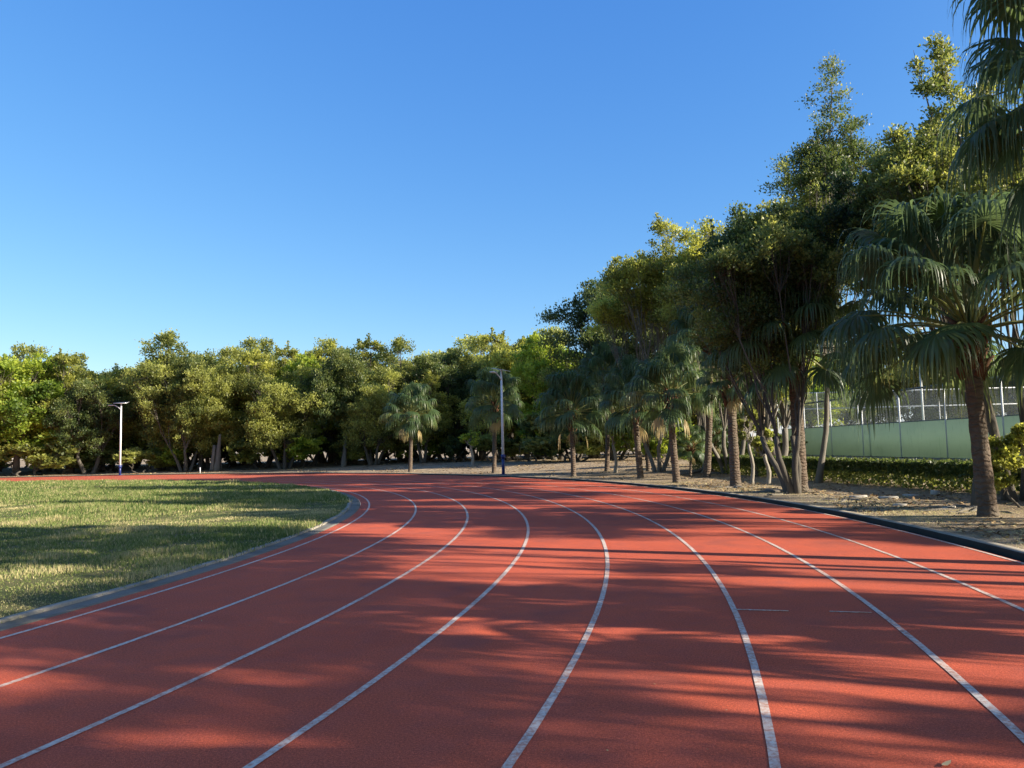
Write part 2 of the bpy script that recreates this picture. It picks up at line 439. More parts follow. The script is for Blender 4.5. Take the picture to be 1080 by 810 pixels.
def leaf_cloud(centres, radii, counts, L, rng, flat=.72, up=.75):
    """leaf-shaped folded quads around clump centres"""
    P, T, Dn = [], [], []
    for c, r_, m, ct in zip(centres, radii, counts, rng.random(len(centres))):
        m = int(m)
        if m < 1: continue
        g = rng.normal(0, .52, (m, 3)) * r_; g[:, 2] *= flat
        P.append(c + g); Dn.append(unit(unit(g) * .8 + rng.normal(0, .55, (m, 3)) + [0, 0, up]))
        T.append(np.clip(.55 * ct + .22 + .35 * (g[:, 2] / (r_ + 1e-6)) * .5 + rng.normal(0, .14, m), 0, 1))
    P = np.concatenate(P); T = np.concatenate(T); Dn = np.concatenate(Dn); m = len(P)
    side = unit(np.cross(Dn, unit(rng.normal(0, 1, (m, 3)))))
    l = (L * rng.uniform(.6, 1.35, m))[:, None]; wd = l * rng.uniform(.22, .36, (m, 1))
    V = np.stack([P - Dn * l * .5, P + side * wd, P + Dn * l * .5, P - side * wd], 1).reshape(-1, 3)
    return V, np.arange(4 * m).reshape(-1, 4), np.repeat(T, 4)

def make_tree(seed, H, R, base, leaf_mat_, bark_mat, L=.26, nleaf=14000, stems=1, trunk_r=.28, lobes=14, squash=1.0, lean=(0, 0), fork=None, shoots=30, sparse=1.0, topbias=0.0, name='broadleaf_tree', spires=()):
    """returns (trunk mesh, crown mesh). H total height, R crown radius, base = height where the crown starts"""
    rng = np.random.default_rng(seed)
    cz = (H + base) / 2; hz = (H - base) / 2
    fork = fork or base * .7
    wood = MB()
    tips = []
    # lobes in an ellipsoid, larger low, smaller on top
    LC, LR = [], []
    for i in range(lobes):
        u = unit(rng.normal(0, 1, 3)); q_ = rng.random() ** .42 * .80
        if topbias: u[2] = abs(u[2]) * .6 + u[2] * .4
        c = np.array([u[0] * R * q_ , u[1] * R * q_, cz + u[2] * hz * q_])
        c[:2] += np.array(lean) * (c[2] / H)
        LC.append(c); LR.append(R * rng.uniform(.24, .40) * (1 - .25 * max(0, (c[2] - cz) / hz)))
    centres, cr_ = [], []
    stems_pts = []
    for s in range(stems):
        a = 2 * PI * s / max(1, stems) + rng.uniform(0, 1); off = (.0 if stems == 1 else trunk_r * 1.3)
        x0 = np.array([math.cos(a) * off, math.sin(a) * off, -.15])
        top = np.array([math.cos(a) * R * (.08 if stems == 1 else .28) + lean[0] * fork / H, math.sin(a) * R * (.08 if stems == 1 else .28) + lean[1] * fork / H, fork])
        tt = np.linspace(0, 1, 7)[:, None]
        pts = x0 + (top - x0) * tt + np.column_stack([np.sin(tt[:, 0] * 5 + s) * .12, np.cos(tt[:, 0] * 4 + s) * .12, tt[:, 0] * 0]) * tt
        r0 = trunk_r / (stems ** .35)
        rad = r0 * np.array([1.55, 1.12, 1, .95, .9, .86, .8])
        wood.tube(pts, rad, 10, .05, rng); stems_pts.append((pts[-1], r0 * .7))
    for c, r_ in zip(LC, LR):
        # limb from the nearest stem top
        i = min(range(len(stems_pts)), key=lambda q_: np.linalg.norm(stems_pts[q_][0][:2] - c[:2]) + rng.random() * R * .2)
        p0, rr = stems_pts[i]
        mid = p0 * .5 + c * .5 + rng.normal(0, R * .06, 3) + np.array([0, 0, -.03 * H])
        t = np.linspace(0, 1, 6)[:, None]
        limb = (1 - t) ** 2 * p0 + 2 * t * (1 - t) * mid + t ** 2 * c
        limb[1:-1] += rng.normal(0, .07, (4, 3))
        wood.tube(limb, np.linspace(rr * .55, rr * .16, 6), 6, .04, rng, caps=False)
        nc = int(rng.integers(16, 24))
        for j in range(nc):
            u = unit(rng.normal(0, 1, 3) + np.array([0, 0, .35])); p = c + u * r_ * rng.uniform(.55, 1.05) * np.array([1, 1, .75 * squash])
            if p[2] < base * .75: p[2] = base * .75 + rng.random() * .9
            centres.append(p); cr_.append(r_ * rng.uniform(.20, .40))
            st = limb[int(rng.integers(3, 6))]
            m_ = (st + p) / 2 + rng.normal(0, r_ * .12, 3)
            t3 = np.array([0, .5, 1])[:, None]
            wood.tube((1 - t3) ** 2 * st + 2 * t3 * (1 - t3) * m_ + t3 ** 2 * p, [rr * .13, rr * .09, .008], 4, caps=False)
    # upright shoots at the outline
    cc = np.array(centres)
    for _ in range(shoots):
        i = int(rng.integers(len(cc))); 
        if cc[i][2] < cz: continue
        p = cc[i]; L_ = rng.uniform(.3, .8) * min(R, 3.5) * .22; dv = unit(np.array([rng.normal(0, .25), rng.normal(0, .25), 1])) + [0, 0, 0]
        for q_ in np.linspace(.3, 1, 4):
            centres.append(p + dv * L_ * q_ * 1.5); cr_.append(min(cr_[i], .5) * (.75 - .45 * q_))
        wood.tube([p, p + dv * L_ * 1.5], [.014, .004], 3, caps=False)
    for dx, h0, h1, rr_ in spires:
        q0 = np.array([dx * .6, 0, h0]); q1 = np.array([dx, .1, h1])
        wood.tube([q0, (q0 + q1) / 2 + [.06, 0, 0], q1 + [0, 0, .08]], [.035, .022, .004], 5, caps=False)
        for _ in range(40):
            f = rng.random() ** .8; env = math.sin(min(1, f * 1.05) * PI * .86 + .25)
            o_ = rng.normal(0, .5, 3) * rr_ * env * [1, 1, .4]; c = q0 + (q1 - q0) * f
            centres.append(c + o_); cr_.append(rr_ * rng.uniform(.16, .34))
            wood.tube([c - [0, 0, .25], c + o_], [.010, .003], 3, caps=False)
    centres = np.array(centres); cr_ = np.array(cr_)
    wts = cr_ ** 1.7; cnt = nleaf * wts / wts.sum() * sparse
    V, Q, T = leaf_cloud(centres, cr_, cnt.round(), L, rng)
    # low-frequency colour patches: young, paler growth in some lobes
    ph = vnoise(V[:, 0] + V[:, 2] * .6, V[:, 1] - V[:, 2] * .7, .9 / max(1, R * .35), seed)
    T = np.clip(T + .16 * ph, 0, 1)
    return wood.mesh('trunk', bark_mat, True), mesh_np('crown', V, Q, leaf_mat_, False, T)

def put_tree(proto, loc, label, rz=0, sc=(1, 1, 1), group=None, name='broadleaf_tree', cat='tree', mat=None):
    e = link(name, None, None, loc); e.rotation_euler = (0, 0, rz); e.scale = sc
    tag(e, label, cat, group)
    t = link('trunk', proto[0], e); c = link('crown', proto[1], e)
    return e

# prototypes
FAR = [
    make_tree(101, 12.5, 5.2, 1.5, M['leaf_olive'], M['bark_dark'], .20, 40000, 3, .30, 24, fork=2.6),
    make_tree(102, 12.0, 4.8, 1.3, M['leaf_gold'], M['bark_dark'], .20, 38000, 2, .28, 23, fork=2.4),
    make_tree(103, 12.8, 5.0, 1.6, M['leaf_dark'], M['bark_dark'], .20, 40000, 2, .32, 24, fork=2.4),
    make_tree(104, 11.5, 5.4, 1.3, M['leaf_olive'], M['bark_dark'], .20, 42000, 4, .28, 26, fork=2.2),
    make_tree(105, 12.0, 4.6, 1.2, M['leaf_green'], M['bark_dark'], .22, 36000, 2, .27, 23, fork=2.4),
]
def shrub(seed, H, R, mat, L=.2, n_=3500):
    return make_tree(seed, H, R, .12, mat, M['bark_dark'], L, n_, 3, .06, 9, fork=.3, shoots=12)
SHR = [shrub(201, 2.6, 1.7, M['leaf_dark'], .17, 7000), shrub(202, 2.2, 1.6, M['leaf_olive'], .17, 7000), shrub(203, 2.9, 1.8, M['leaf_green'], .17, 7000)]

prng = random.Random(5)
def far_tree(px, Y, top, var, label, group, wide=1.0, name='broadleaf_tree'):
    b = at(px, 480, Y); z = gz(b[0], b[1]); tp = at(px, top, Y)[2]
    H = {0: 12.5, 1: 12.0, 2: 12.8, 3: 11.5, 4: 12.0}[var]
    s = (tp - z) / (H * 1.03); w = s * wide * 1.22
    return put_tree(FAR[var], (b[0], b[1], z - .05), label, prng.uniform(0, 6.28), (w, w, s), group, name)

BG = 'trees of the far belt behind the bend'
front = [  # px, Y, top py, variant, width, label
    (-34, 63, 352, 0, 1.0, 'olive tree cut by the left edge of the photo, far behind the grass'),
    (18, 64.5, 350, 4, .95, 'bright yellow-green tree at the far left, left of the left lamp post'),
    (74, 66, 360, 1, .85, 'olive tree between the bright green tree at far left and the left lamp post'),
    (112, 68, 374, 3, .8, 'lower dark tree right behind the left lamp post, under the dip in the treeline'),
    (168, 66, 345, 0, .9, 'tall olive tree just right of the left lamp post, first peak after the dip'),
    (222, 67, 350, 3, .85, 'wide dark olive tree standing over the thick grey trunk left of centre'),
    (276, 66, 349, 1, .85, 'yellowish tree over the sunlit middle of the left treeline'),
    (326, 65, 353, 4, .75, 'pale green tree with a low yellow bough left of the lone sunlit palm'),
    (366, 66, 343, 1, .95, 'golden spreading tree left of and behind the lone sunlit fan palm'),
    (424, 67, 352, 0, .85, 'olive tree directly behind the lone sunlit fan palm'),
    (470, 66, 357, 2, .8, 'dark tree between the lone sunlit palm and the centre lamp post'),
    (506, 68, 343, 0, .85, 'olive tree just left of the centre lamp post'),
    (549, 64, 331, 1, .85, 'golden green tree rising directly behind the centre lamp post'),
    (588, 60, 326, 4, .8, 'light green tree right of the centre lamp post, beside the dark crown'),
]
for px, Y, top, v_, w_, lab in front: far_tree(px, Y, top, v_, lab, BG, w_)
BM = 'trees filling the belt between the front crowns'
for px, Y, top, v_, w_, lab in [(-8, 70, 352, 4, .9, 'behind the bright tree at the far left'), (46, 69, 358, 0, .8, 'between the bright tree and the left lamp post'), (94, 64, 385, 2, .75, 'low and dark, just left of the left lamp post'),
        (142, 71, 362, 1, .8, 'just right of the left lamp post'), (196, 63, 372, 3, .7, 'low, above the thick grey trunk'), (250, 72, 348, 0, .8, 'just right of the thick grey trunk'), (300, 62, 375, 3, .8, 'low, under the pale green crown'),
        (346, 71, 347, 0, .8, 'left of the golden spreading crown'), (394, 62, 380, 3, .8, 'low, left of the lone sunlit palm'), (446, 62, 376, 1, .75, 'low, right of the lone sunlit palm'),
        (488, 72, 350, 2, .8, 'left of the centre lamp post, farther back'), (530, 62, 362, 1, .8, 'low and golden behind the centre lamp post'), (572, 66, 335, 0, .85, 'right of the centre lamp post'), (606, 56, 372, 3, .8, 'above the first dark palm')]:
    far_tree(px, Y, top, v_, 'tree filling the belt, ' + lab, BM, w_)
B2 = 'second row of trees deep in the belt'
second = [(-10, 366, 2, 'far left'), (48, 366, 0, 'left of the left lamp post'), (100, 379, 2, 'behind the left lamp post'), (140, 374, 3, 'just right of the left lamp post'),
          (196, 360, 2, 'behind the thick grey trunk'), (250, 362, 0, 'right of the thick grey trunk'), (300, 362, 2, 'behind the pale green tree'),
          (345, 358, 3, 'behind the golden spreading tree'), (396, 356, 2, 'just left of the lone sunlit palm'), (446, 362, 3, 'just right of the lone sunlit palm'),
          (490, 354, 2, 'left of the centre lamp post'), (530, 343, 3, 'behind the centre lamp post'), (572, 338, 2, 'right of the centre lamp post')]
for px, top, v_, lab in second:
    far_tree(px, 78 + prng.uniform(-3, 4), top, v_, 'shaded tree of the second row showing between crowns, ' + lab, B2, 1.05)
# understory shrubs of the belt
SG = 'dark shrubs under the far belt'
marks = ['at the left edge', 'left of the left lamp post', 'behind the foot of the left lamp post', 'right of the left lamp post', 'left of the thick grey trunk', 'right of the thick grey trunk',
         'under the yellowish tree', 'under the pale green tree', 'under the golden tree', 'left of the lone sunlit palm', 'behind the lone sunlit palm', 'right of the lone sunlit palm',
         'behind the thin sapling', 'behind the centre lamp post', 'right of the centre lamp post', 'behind the palm right of the centre lamp', 'between two palm trunks at mid frame', 'behind the leaning palm trunks']
for i, px in enumerate(np.linspace(-15, 690, 18)):
    Y = 64.0 - (0 if px < 430 else (px - 430) * .055) + prng.uniform(-1, 2)
    b = at(px, 480, Y); s = prng.uniform(1.0, 1.5)
    put_tree(SHR[i % 3], (b[0], b[1], gz(b[0], b[1]) - .05), 'dark shaded shrub ' + marks[i], prng.uniform(0, 6), (s * 1.8, s * 1.2, s), SG, 'shrub', 'shrub')
for i, px in enumerate(np.linspace(-60, 760, 30)):
    b = at(px, 480, 82 + prng.uniform(-1, 3)); s = prng.uniform(2.2, 2.8)
    put_tree(SHR[(i + 1) % 3], (b[0], b[1], gz(b[0], b[1]) - .05), 'dim shrub seen through gaps deep in the tree belt', prng.uniform(0, 6), (s * 1.8, s, s * 1.2), 'dim shrubs deep in the belt', 'shrub', 'shrub')

# visible trunks of the belt's front edge
def fig_trunk(px, py, w_px, h_px, label, mat='bark_grey', roots=6):
    g = gp(px, py) if py > 492 else None
    if g is None or g[1] > 66 or g[1] < 5:
        b = at(px, 480, 62); g = np.array([b[0], b[1], gz(b[0], b[1])])
    Y = g[1]; r_ = w_px / F * Y / 2; H = h_px / F * Y
    rng = np.random.default_rng(int(px)); b = MB()
    t = np.linspace(0, 1, 8)
    b.tube(np.column_stack([t * .3, t * 0, t * H - .1]), r_ * (1.45 - .9 * t ** .5 - .2 * t), 12, .12, rng)
    for k in range(roots):
        a = rng.uniform(0, 2 * PI); q_ = np.linspace(0, 1, 5)
        b.tube(np.column_stack([np.cos(a) * r_ * (1.9 - 1.1 * q_), np.sin(a) * r_ * (1.9 - 1.1 * q_), q_ ** 1.5 * H * .7 - .05]), r_ * (.22 + .12 * q_), 6, .1, rng)
    e = link('fig_tree', None, None, g); tag(e, label, 'tree')
    b.build('trunk', M[mat], e, None, True)
    return e, H, r_
# ------------------------------------------------------------------ nearer broadleaf trees on the right
def near_tree(px, base_py, Y, top, R, base_h, mat, barkm, label, seed, L=.17, nleaf=30000, stems=2, tr=.22, lobes=18, lean_px=0, **kw):
    b = at(px, base_py, Y); z = gz(b[0], b[1]); H = at(px, top, Y)[2] - z
    p = make_tree(seed, H / 1.02, R, base_h, M[mat], M[barkm], L, nleaf, stems, tr, lobes, lean=(lean_px / F * Y, 0), **kw)
    return put_tree(p, (b[0], b[1], z - .03), label, 0, (1, 1, 1), 'big broadleaf trees behind the palms', 'broadleaf_tree')
near_tree(650, 490, 53, 272, 5.0, 2.2, 'leaf_dark', 'bark_dark', 'dark green tree whose left edge meets the sky at the middle of the photo', 301, .18, 52000, 3, .19, 30)
near_tree(694, 494, 37, 212, 3.3, 2.6, 'leaf_gold', 'bark_grey', 'golden topped tree, first tall peak right of the dark green crown', 302, .115, 85000, 3, .14, 30, topbias=1)
near_tree(770, 496, 33, 206, 3.3, 2.6, 'leaf_gold', 'bark_grey', 'golden topped tree, second peak, above the two middle palms', 303, .11, 85000, 3, .14, 30, topbias=1)
near_tree(732, 492, 50, 238, 4.2, 1.6, 'leaf_dark', 'bark_dark', 'dark tree filling the gap between the two golden tops', 304, .18, 42000, 3, .22, 26)
near_tree(838, 515, 21.5, 205, 2.7, 3.0, 'leaf_mid', 'bark_dark', 'dark trunk leaning and forking left beside the second palm trunk from the right', 305, .085, 95000, 4, .14, 28, lean_px=-40, fork=1.6)
near_tree(862, 500, 25, 128, 2.6, 5.0, 'leaf_mid', 'bark_grey', 'tall slender tree with a thin leafy spire, highest against open sky', 306, .08, 85000, 1, .09, 28, sparse=.9, shoots=70, spires=((1.35, 10.2, 14.3, .95), (1.9, 9.2, 12.2, 1.0), (.1, 8.4, 11.2, 1.1), (2.9, 8.6, 11.0, 1.0), (.9, 9.0, 11.8, 1.0)), lean_px=46)
near_tree(1052, 508, 20, 140, 2.5, 4.5, 'leaf_dark', 'bark_dark', 'dark tree between the slender spire and the top right palm', 307, .08, 80000, 1, .085, 26, lean_px=-105)
near_tree(1072, 515, 16.5, 130, 2.1, 4.3, 'leaf_mid', 'bark_dark', 'several dark stems rising behind the rightmost palm trunk', 308, .075, 75000, 4, .13, 24, fork=2.4, lean_px=-40, spires=((-1.5, 6.2, 10.0, .75), (-.9, 6.4, 10.3, .7), (.2, 6.4, 9.6, .8), (-2.0, 6.0, 8.2, .8)))
near_tree(1062, 507, 19, 118, 2.0, 5.0, 'leaf_mid', 'bark_dark', 'olive tree filling the canopy left of the top right palm', 310, .08, 70000, 1, .09, 24, lean_px=-75)
near_tree(820, 470, 36, 205, 3.0, 2.5, 'leaf_gold', 'bark_grey', 'yellow green tree showing above the second palm crown from the right', 309, .14, 42000, 2, .2, 24)

# the thin spire shoot on the slender tree is a bare stem with a leaf tuft: a sapling-like leader
# trees beyond the tennis court
CG = 'trees beyond the green court'
for i, (px, Y, top, v_, lab) in enumerate([(800, 66, 330, 0, 'left end of the court'), (850, 76, 350, 4, 'over the left part of the court fence'), (905, 80, 352, 1, 'over the middle of the court fence'),
        (960, 78, 350, 0, 'behind the tall court lamp post'), (1015, 82, 345, 4, 'over the right part of the court fence'), (1075, 74, 345, 1, 'behind the rightmost palm'), (1130, 70, 330, 0, 'off the right edge')]):
    far_tree(px, Y, top, v_, 'sunlit tree beyond the court, ' + lab, CG, 1.0)
for i, (px, Y, top, v_) in enumerate([(740, 62, 360, 2), (690, 66, 350, 3), (640, 68, 350, 2)]):
    far_tree(px, Y, top, v_, 'dim tree deep behind the palms, ' + ['left of the court wall', 'behind the golden tops', 'behind the dark green crown'][i], 'dim trees deep behind the palms', 1.1)

# off-frame trees to the right of the track: their crowns throw the streaked shade on the lanes
SHG = 'verge trees beside the camera'
SP = make_tree(401, 9.8, 2.4, 5.2, M['leaf_olive'], M['bark_grey'], .13, 6500, 4, .17, 10, shoots=20, fork=4.2)
for i, (x_, y_, s_) in enumerate([(12.4, 5.8, .9), (11.4, 1.2, .85), (15.0, -3.2, .9), (13.8, 3.2, .95), (19, 1.5, .95), (21.5, -4.5, 1.0), (18, 9.5, .95), (24, 6, 1.0), (13.0, -8.5, .9), (18.5, -9.5, 1.1), (22.5, 13, 1.0), (14.2, -0.8, .9)]):
    put_tree(SP, (x_, y_, gz(x_, y_) - .05), 'olive tree on the right verge just outside the frame', i * 1.9, (s_, s_, s_), SHG)

# ------------------------------------------------------------------ fan palms
def frond_geo(rng, az, el, plen, R, nseg=38, tint=0.0, dead=False):
    """petiole tube + fan of split, drooping segments, in palm-crown space"""
    b = MB(); tn = []
    n_ = 7; t = np.linspace(0, 1, n_)
    out = np.array([math.cos(az), math.sin(az), 0])
    pts = [np.zeros(3)]; e = el
    for i in range(n_ - 1):
        e -= (.03 + .065 * math.cos(el)) * (1 if not dead else .4)
        pts.append(pts[-1] + (out * math.cos(e) + np.array([0, 0, math.sin(e)])) * plen / (n_ - 1))
    pts = np.array(pts)
    b.tube(pts, np.linspace(.022, .011, n_), 5, caps=False); tn.append(np.full(b.n, .80))
    hub = pts[-1]; d = out * math.cos(e - .15) + np.array([0, 0, math.sin(e - .15)])
    s = np.array([-math.sin(az), math.cos(az), 0]) ; nrm = np.cross(d, s) * -1
    tw = rng.normal(0, .25); s, nrm = s * math.cos(tw) + nrm * math.sin(tw), nrm * math.cos(tw) - s * math.sin(tw)
    tm = .8 if dead else 2.35 + rng.uniform(-.35, .2)
    if dead: nseg = nseg // 3
    th = np.linspace(-tm, tm, nseg); dth = th[1] - th[0]
    st = np.array([0.03, .25, .45, .58, .72, .86, 1.0]); ns = len(st)
    Ls = R * (1.0 - .22 * (np.abs(th) / 2.45) ** 1.5) * rng.uniform(.82, 1.08, nseg)
    dirs = np.cos(th)[:, None] * d + np.sin(th)[:, None] * s
    dirs = dirs + nrm * (.22 * (1 - np.cos(th)) [:, None] * .6)         # costapalmate cupping
    dirs = unit(dirs)
    lat = unit(-np.sin(th)[:, None] * d + np.cos(th)[:, None] * s)
    P = np.zeros((nseg, ns, 3)); P[:, 0] = hub + dirs * (st[0] * Ls)[:, None]
    D_ = dirs.copy(); droop = rng.uniform(1.5, 2.9, nseg) * (1.25 if dead else 1)
    for k in range(1, ns):
        g = max(0, st[k] - .34) * droop * 1.9 * (st[k] - st[k - 1]) / .14
        D_ = unit(D_ + np.column_stack([0 * g, 0 * g, -g * .75]) + (rng.normal(0, .09, (nseg, 3)) if k > 2 else 0))
        P[:, k] = P[:, k - 1] + D_ * ((st[k] - st[k - 1]) * Ls)[:, None]
    wst = np.array([.03, .25, .42, .27, .17, .10, .015])
    hw = wst[None, :] * R * math.tan(dth / 2) * 1.04
    pleat = np.where(np.arange(nseg) % 2 == 0, 1, -1)[:, None] * wst[None, :] * R * .018
    A = P - lat[:, None, :] * hw[..., None] + nrm * pleat[..., None]
    B = P + lat[:, None, :] * hw[..., None] - nrm * pleat[..., None]
    V = np.stack([A, B], 2).reshape(-1, 3)
    idx = np.arange(nseg * ns * 2).reshape(nseg, ns, 2)
    Q = np.stack([idx[:, :-1, 0], idx[:, 1:, 0], idx[:, 1:, 1], idx[:, :-1, 1]], -1).reshape(-1, 4)
    b.add(V, Q)
    base = .27 + tint + rng.normal(0, .11)
    tv = base + .42 * st[None, :, None] ** 4 + rng.normal(0, .05, (nseg, 1, 1)) + np.zeros((nseg, ns, 2))
    if dead: tv = tv * 0 + rng.uniform(.93, 1)
    tn.append(np.clip(tv.ravel(), 0, 1))
    return b, np.concatenate(tn)

def palm_fronds(seed, n_f=38, plen=1.25, R=.95, nseg=38, dead=2, fmin=-100):
    rng = np.random.default_rng(seed); out = []
    for i in range(n_f):
        f = i / (n_f - 1); el = math.radians(88 + fmin * f ** 1.25 + rng.normal(0, 8)); az = i * 2.39996 + rng.normal(0, .15)
        out.append(frond_geo(rng, az, el, plen * rng.uniform(.75, 1.15) * (1.12 - .22 * f), R * rng.uniform(.88, 1.1), nseg, -.05 + .10 * rng.random()))
    for i in range(dead):
        out.append(frond_geo(rng, rng.uniform(0, 6.28), math.radians(-55 + rng.normal(0, 8)), plen * .7, R * .8, nseg, 0, True))
    return out

def palm_trunk(seed, H, r_, lean, name='trunk'):
    rng = np.random.default_rng(seed); n_ = int(H / .11) + 2; t = np.linspace(0, 1, n_)
    x = lean[0] * (t + .25 * np.sin(t * PI)); y = lean[1] * t
    rad = r_ * .86 * (1.0 + .28 * np.exp(-t * 14) - .14 * t + .035 * np.sin(t * n_ * 1.7)) * (1 + rng.normal(0, .02, n_))
    b = MB(); b.tube(np.column_stack([x, y, t * H - .12 * (1 - t)]), rad, 16, .02, rng)
    tr = b.mesh('trunk', M['palm_bark'], True)
    # old leaf bases round the top
    lb = MB(); top = np.array([lean[0], lean[1], H])
    for i in range(34):
        f = i / 33; a = i * 2.4; zz_ = H - .95 * (1 - f) ** 1.0 * min(1, H / 2.5) + .12; rr = r_ * (.92 + .1 * (1 - f))
        cx = lean[0] * (zz_ / H) + lean[0] * .25 * math.sin(min(1, zz_ / H) * PI); cy = lean[1] * zz_ / H
        o_ = np.array([math.cos(a), math.sin(a), 0]); p0 = np.array([cx, cy, zz_]) + o_ * rr * .75
        L_ = rng.uniform(.18, .34)
        lb.tube([p0, p0 + o_ * L_ * .35 + [0, 0, L_ * .55], p0 + o_ * L_ * .75 + [0, 0, L_ * .95]], [r_ * .42, r_ * .28, r_ * .10], 5, .12, rng)
    return tr, lb.mesh('leaf_bases', M['boots'], False), top

def add_palm(px, py, top_py, lean_px, crown, label, r_px, group='fan palms along the outer kerb', single=True, name='fan_palm', Yfix=None, seed=1, crown_scale=1.0):
    g = gp(px, py) if Yfix is None else None
    if g is None:
        b = at(px, py, Yfix); g = np.array([b[0], b[1], gz(b[0], b[1])])
    if not single: top_py -= 170 / g[1] ** .8
    Y = g[1]; topp = at(px + lean_px, top_py, Y); H = topp[2] - g[2]
    lean = (topp[0] - g[0], 0.0)
    tr, lb, top = palm_trunk(seed, H, r_px / F * Y / 2 * (1 if single else .82), lean)
    e = link(name, None, None, g); tag(e, label, 'palm tree', group)
    link('trunk', tr, e); link('leaf_bases', lb, e)
    s = crown_scale
    if single:
        for bm_, t_ in crown:
            me = bm_.mesh('frond', M['frond'], False, t_) if not isinstance(bm_, bpy.types.Mesh) else bm_
            o = link('frond', me, e, top); o.scale = (s, s, s); o.rotation_euler = (0, 0, seed * 1.3)
    else:
        o = link('crown', crown, e, top); o.scale = (s, s, s); o.rotation_euler = (0, 0, seed * 1.3)
    return e

def merge(fr):
    b = MB(); t = []
    for f, tt in fr:
        q_ = np.concatenate(f.q); b.add(np.concatenate(f.v), q_); t.append(tt)
    return b.mesh('crown', M['frond'], False, np.concatenate(t))
NEARF = [palm_fronds(51, 60, 1.5, 1.0, 46, 0, -92), palm_fronds(52, 56, 1.5, .98, 44, 1, -98), palm_fronds(53, 74, 1.6, 1.05, 48, 2, -132)]
NEARM = [[(f.mesh('frond', M['frond'], False, t_), 0) for f, t_ in fr] for fr in NEARF]
FARC = [merge(palm_fronds(61, 44, 1.3, .9, 34, 2, -88)), merge(palm_fronds(62, 42, 1.25, .9, 34, 3, -90))]

add_palm(1043, 545, 352, -20, NEARM[0], 'rightmost fan palm with a full thick trunk beside the strip of dry grass', 21, seed=1, crown_scale=1.28)
add_palm(1150, 640, 78, 40, NEARM[2], 'nearest palm whose drooping crown fills the top right corner of the photo', 30, seed=3, Yfix=9.0, crown_scale=1.0)
add_palm(845, 518, 372, -8, NEARM[1], 'second palm from the right, dark straight trunk against the green court wall', 16, seed=2, crown_scale=1.28)
add_palm(776, 513, 415, -6, FARC[0], 'pale grey palm trunk with a small low crown, left of the dark leaning trunk', 15, seed=4, single=False, crown_scale=.75)
add_palm(714, 509, 430, -7, FARC[1], 'slender slightly bent palm with reddish leaf bases at the middle of the row', 11, seed=5, single=False, crown_scale=1.15)
add_palm(676, 504.5, 438, -6, FARC[0], 'palm with a thin rough trunk just left of the slender bent palm', 9.5, seed=6, single=False, crown_scale=1.1)
add_palm(684, 492, 452, -3, FARC[1], 'dim palm trunk standing behind the thin rough one', 7, seed=7, single=False, crown_scale=.9, Yfix=38)
add_palm(605, 502.5, 447, -2, FARC[1], 'first dark palm right of the centre lamp post', 7.5, seed=8, single=False, crown_scale=1.2)
add_palm(521, 499, 436, 0, FARC[0], 'dark palm whose crown hangs just behind the centre lamp post', 6.5, seed=9, single=False, crown_scale=1.15)
add_palm(432.5, 497.5, 446, 1, FARC[1], 'lone sunlit fan palm with a pale trunk left of the centre lamp post', 5.8, seed=10, single=False, crown_scale=1.25)
add_palm(728, 502.5, 482, 0, FARC[0], 'knee-high young palm with a short stem in the middle of the dirt', 4, seed=11, single=False, crown_scale=.5, group='young palms')
add_palm(752, 497, 470, 2, FARC[1], 'young palm spreading over the root stump in the middle of the dirt', 4, seed=12, single=False, crown_scale=.6, group='young palms')
# higher palm crowns standing behind the row
add_palm(800, 500, 300, 0, FARC[0], 'taller palm crown hanging high between the golden treetops', 12, seed=13, single=False, crown_scale=1.35, Yfix=30)
add_palm(745, 500, 365, 2, FARC[1], 'palm crown hanging behind the slender bent palm and the pale grey one', 10, seed=14, single=False, crown_scale=1.15, Yfix=31)
add_palm(640, 495, 415, 0, FARC[0], 'dark palm crown between the first palm and the thin rough one', 7, seed=16, single=False, crown_scale=1.15, Yfix=40)

for i, (x_, y_, h_, s_) in enumerate([(8.6, 4.0, 3.3, 1.0), (8.0, -1.2, 3.9, 1.05), (7.4, -5.6, 3.5, 1.0)]):
    g = np.array([x_, y_, gz(x_, y_)]); tr, lb, top = palm_trunk(90 + i, h_, .2, (.1 * i, 0))
    e = link('fan_palm', None, None, g); tag(e, ['palm just outside the right edge of the frame', 'palm on the right verge level with the camera', 'palm on the right verge behind the camera'][i], 'palm tree', 'fan palms along the outer kerb')
    link('trunk', tr, e); link('leaf_bases', lb, e); o = link('crown', FARC[i % 2], e, top); o.scale = (s_ * 1.1,) * 3; o.rotation_euler = (0, 0, i)
# ------------------------------------------------------------------ saplings
def sapling(px, py, h_px, r_px, mat, label, seed, trunk_px=3):
    g = gp(px, py); Y = g[1]; H = h_px / F * Y; R = r_px / F * Y
    p = make_tree(seed, H, R, H * .42, M[mat], M['bark_pale'], .16, 1600, 1, trunk_px / F * Y / 2, 8, fork=H * .5, shoots=6)
    return put_tree(p, g, label, 0, (1, 1, 1), 'saplings', 'sapling', 'sapling')
sapling(498, 491.5, 44, 13, 'leaf_green', 'thin pale sapling left of the centre lamp post', 501, 3.2)
sapling(649, 498.5, 62, 14, 'leaf_green', 'thin upright sapling between two palm trunks right of centre', 502, 3.6)
sapling(810, 511, 62, 14, 'leaf_olive', 'crooked pale sapling between the pale grey palm and the dark leaning trunk', 503, 4.5)
sapling(793, 510, 84, 16, 'leaf_olive', 'slim pale stem growing close beside the pale grey palm trunk', 504, 3.6)

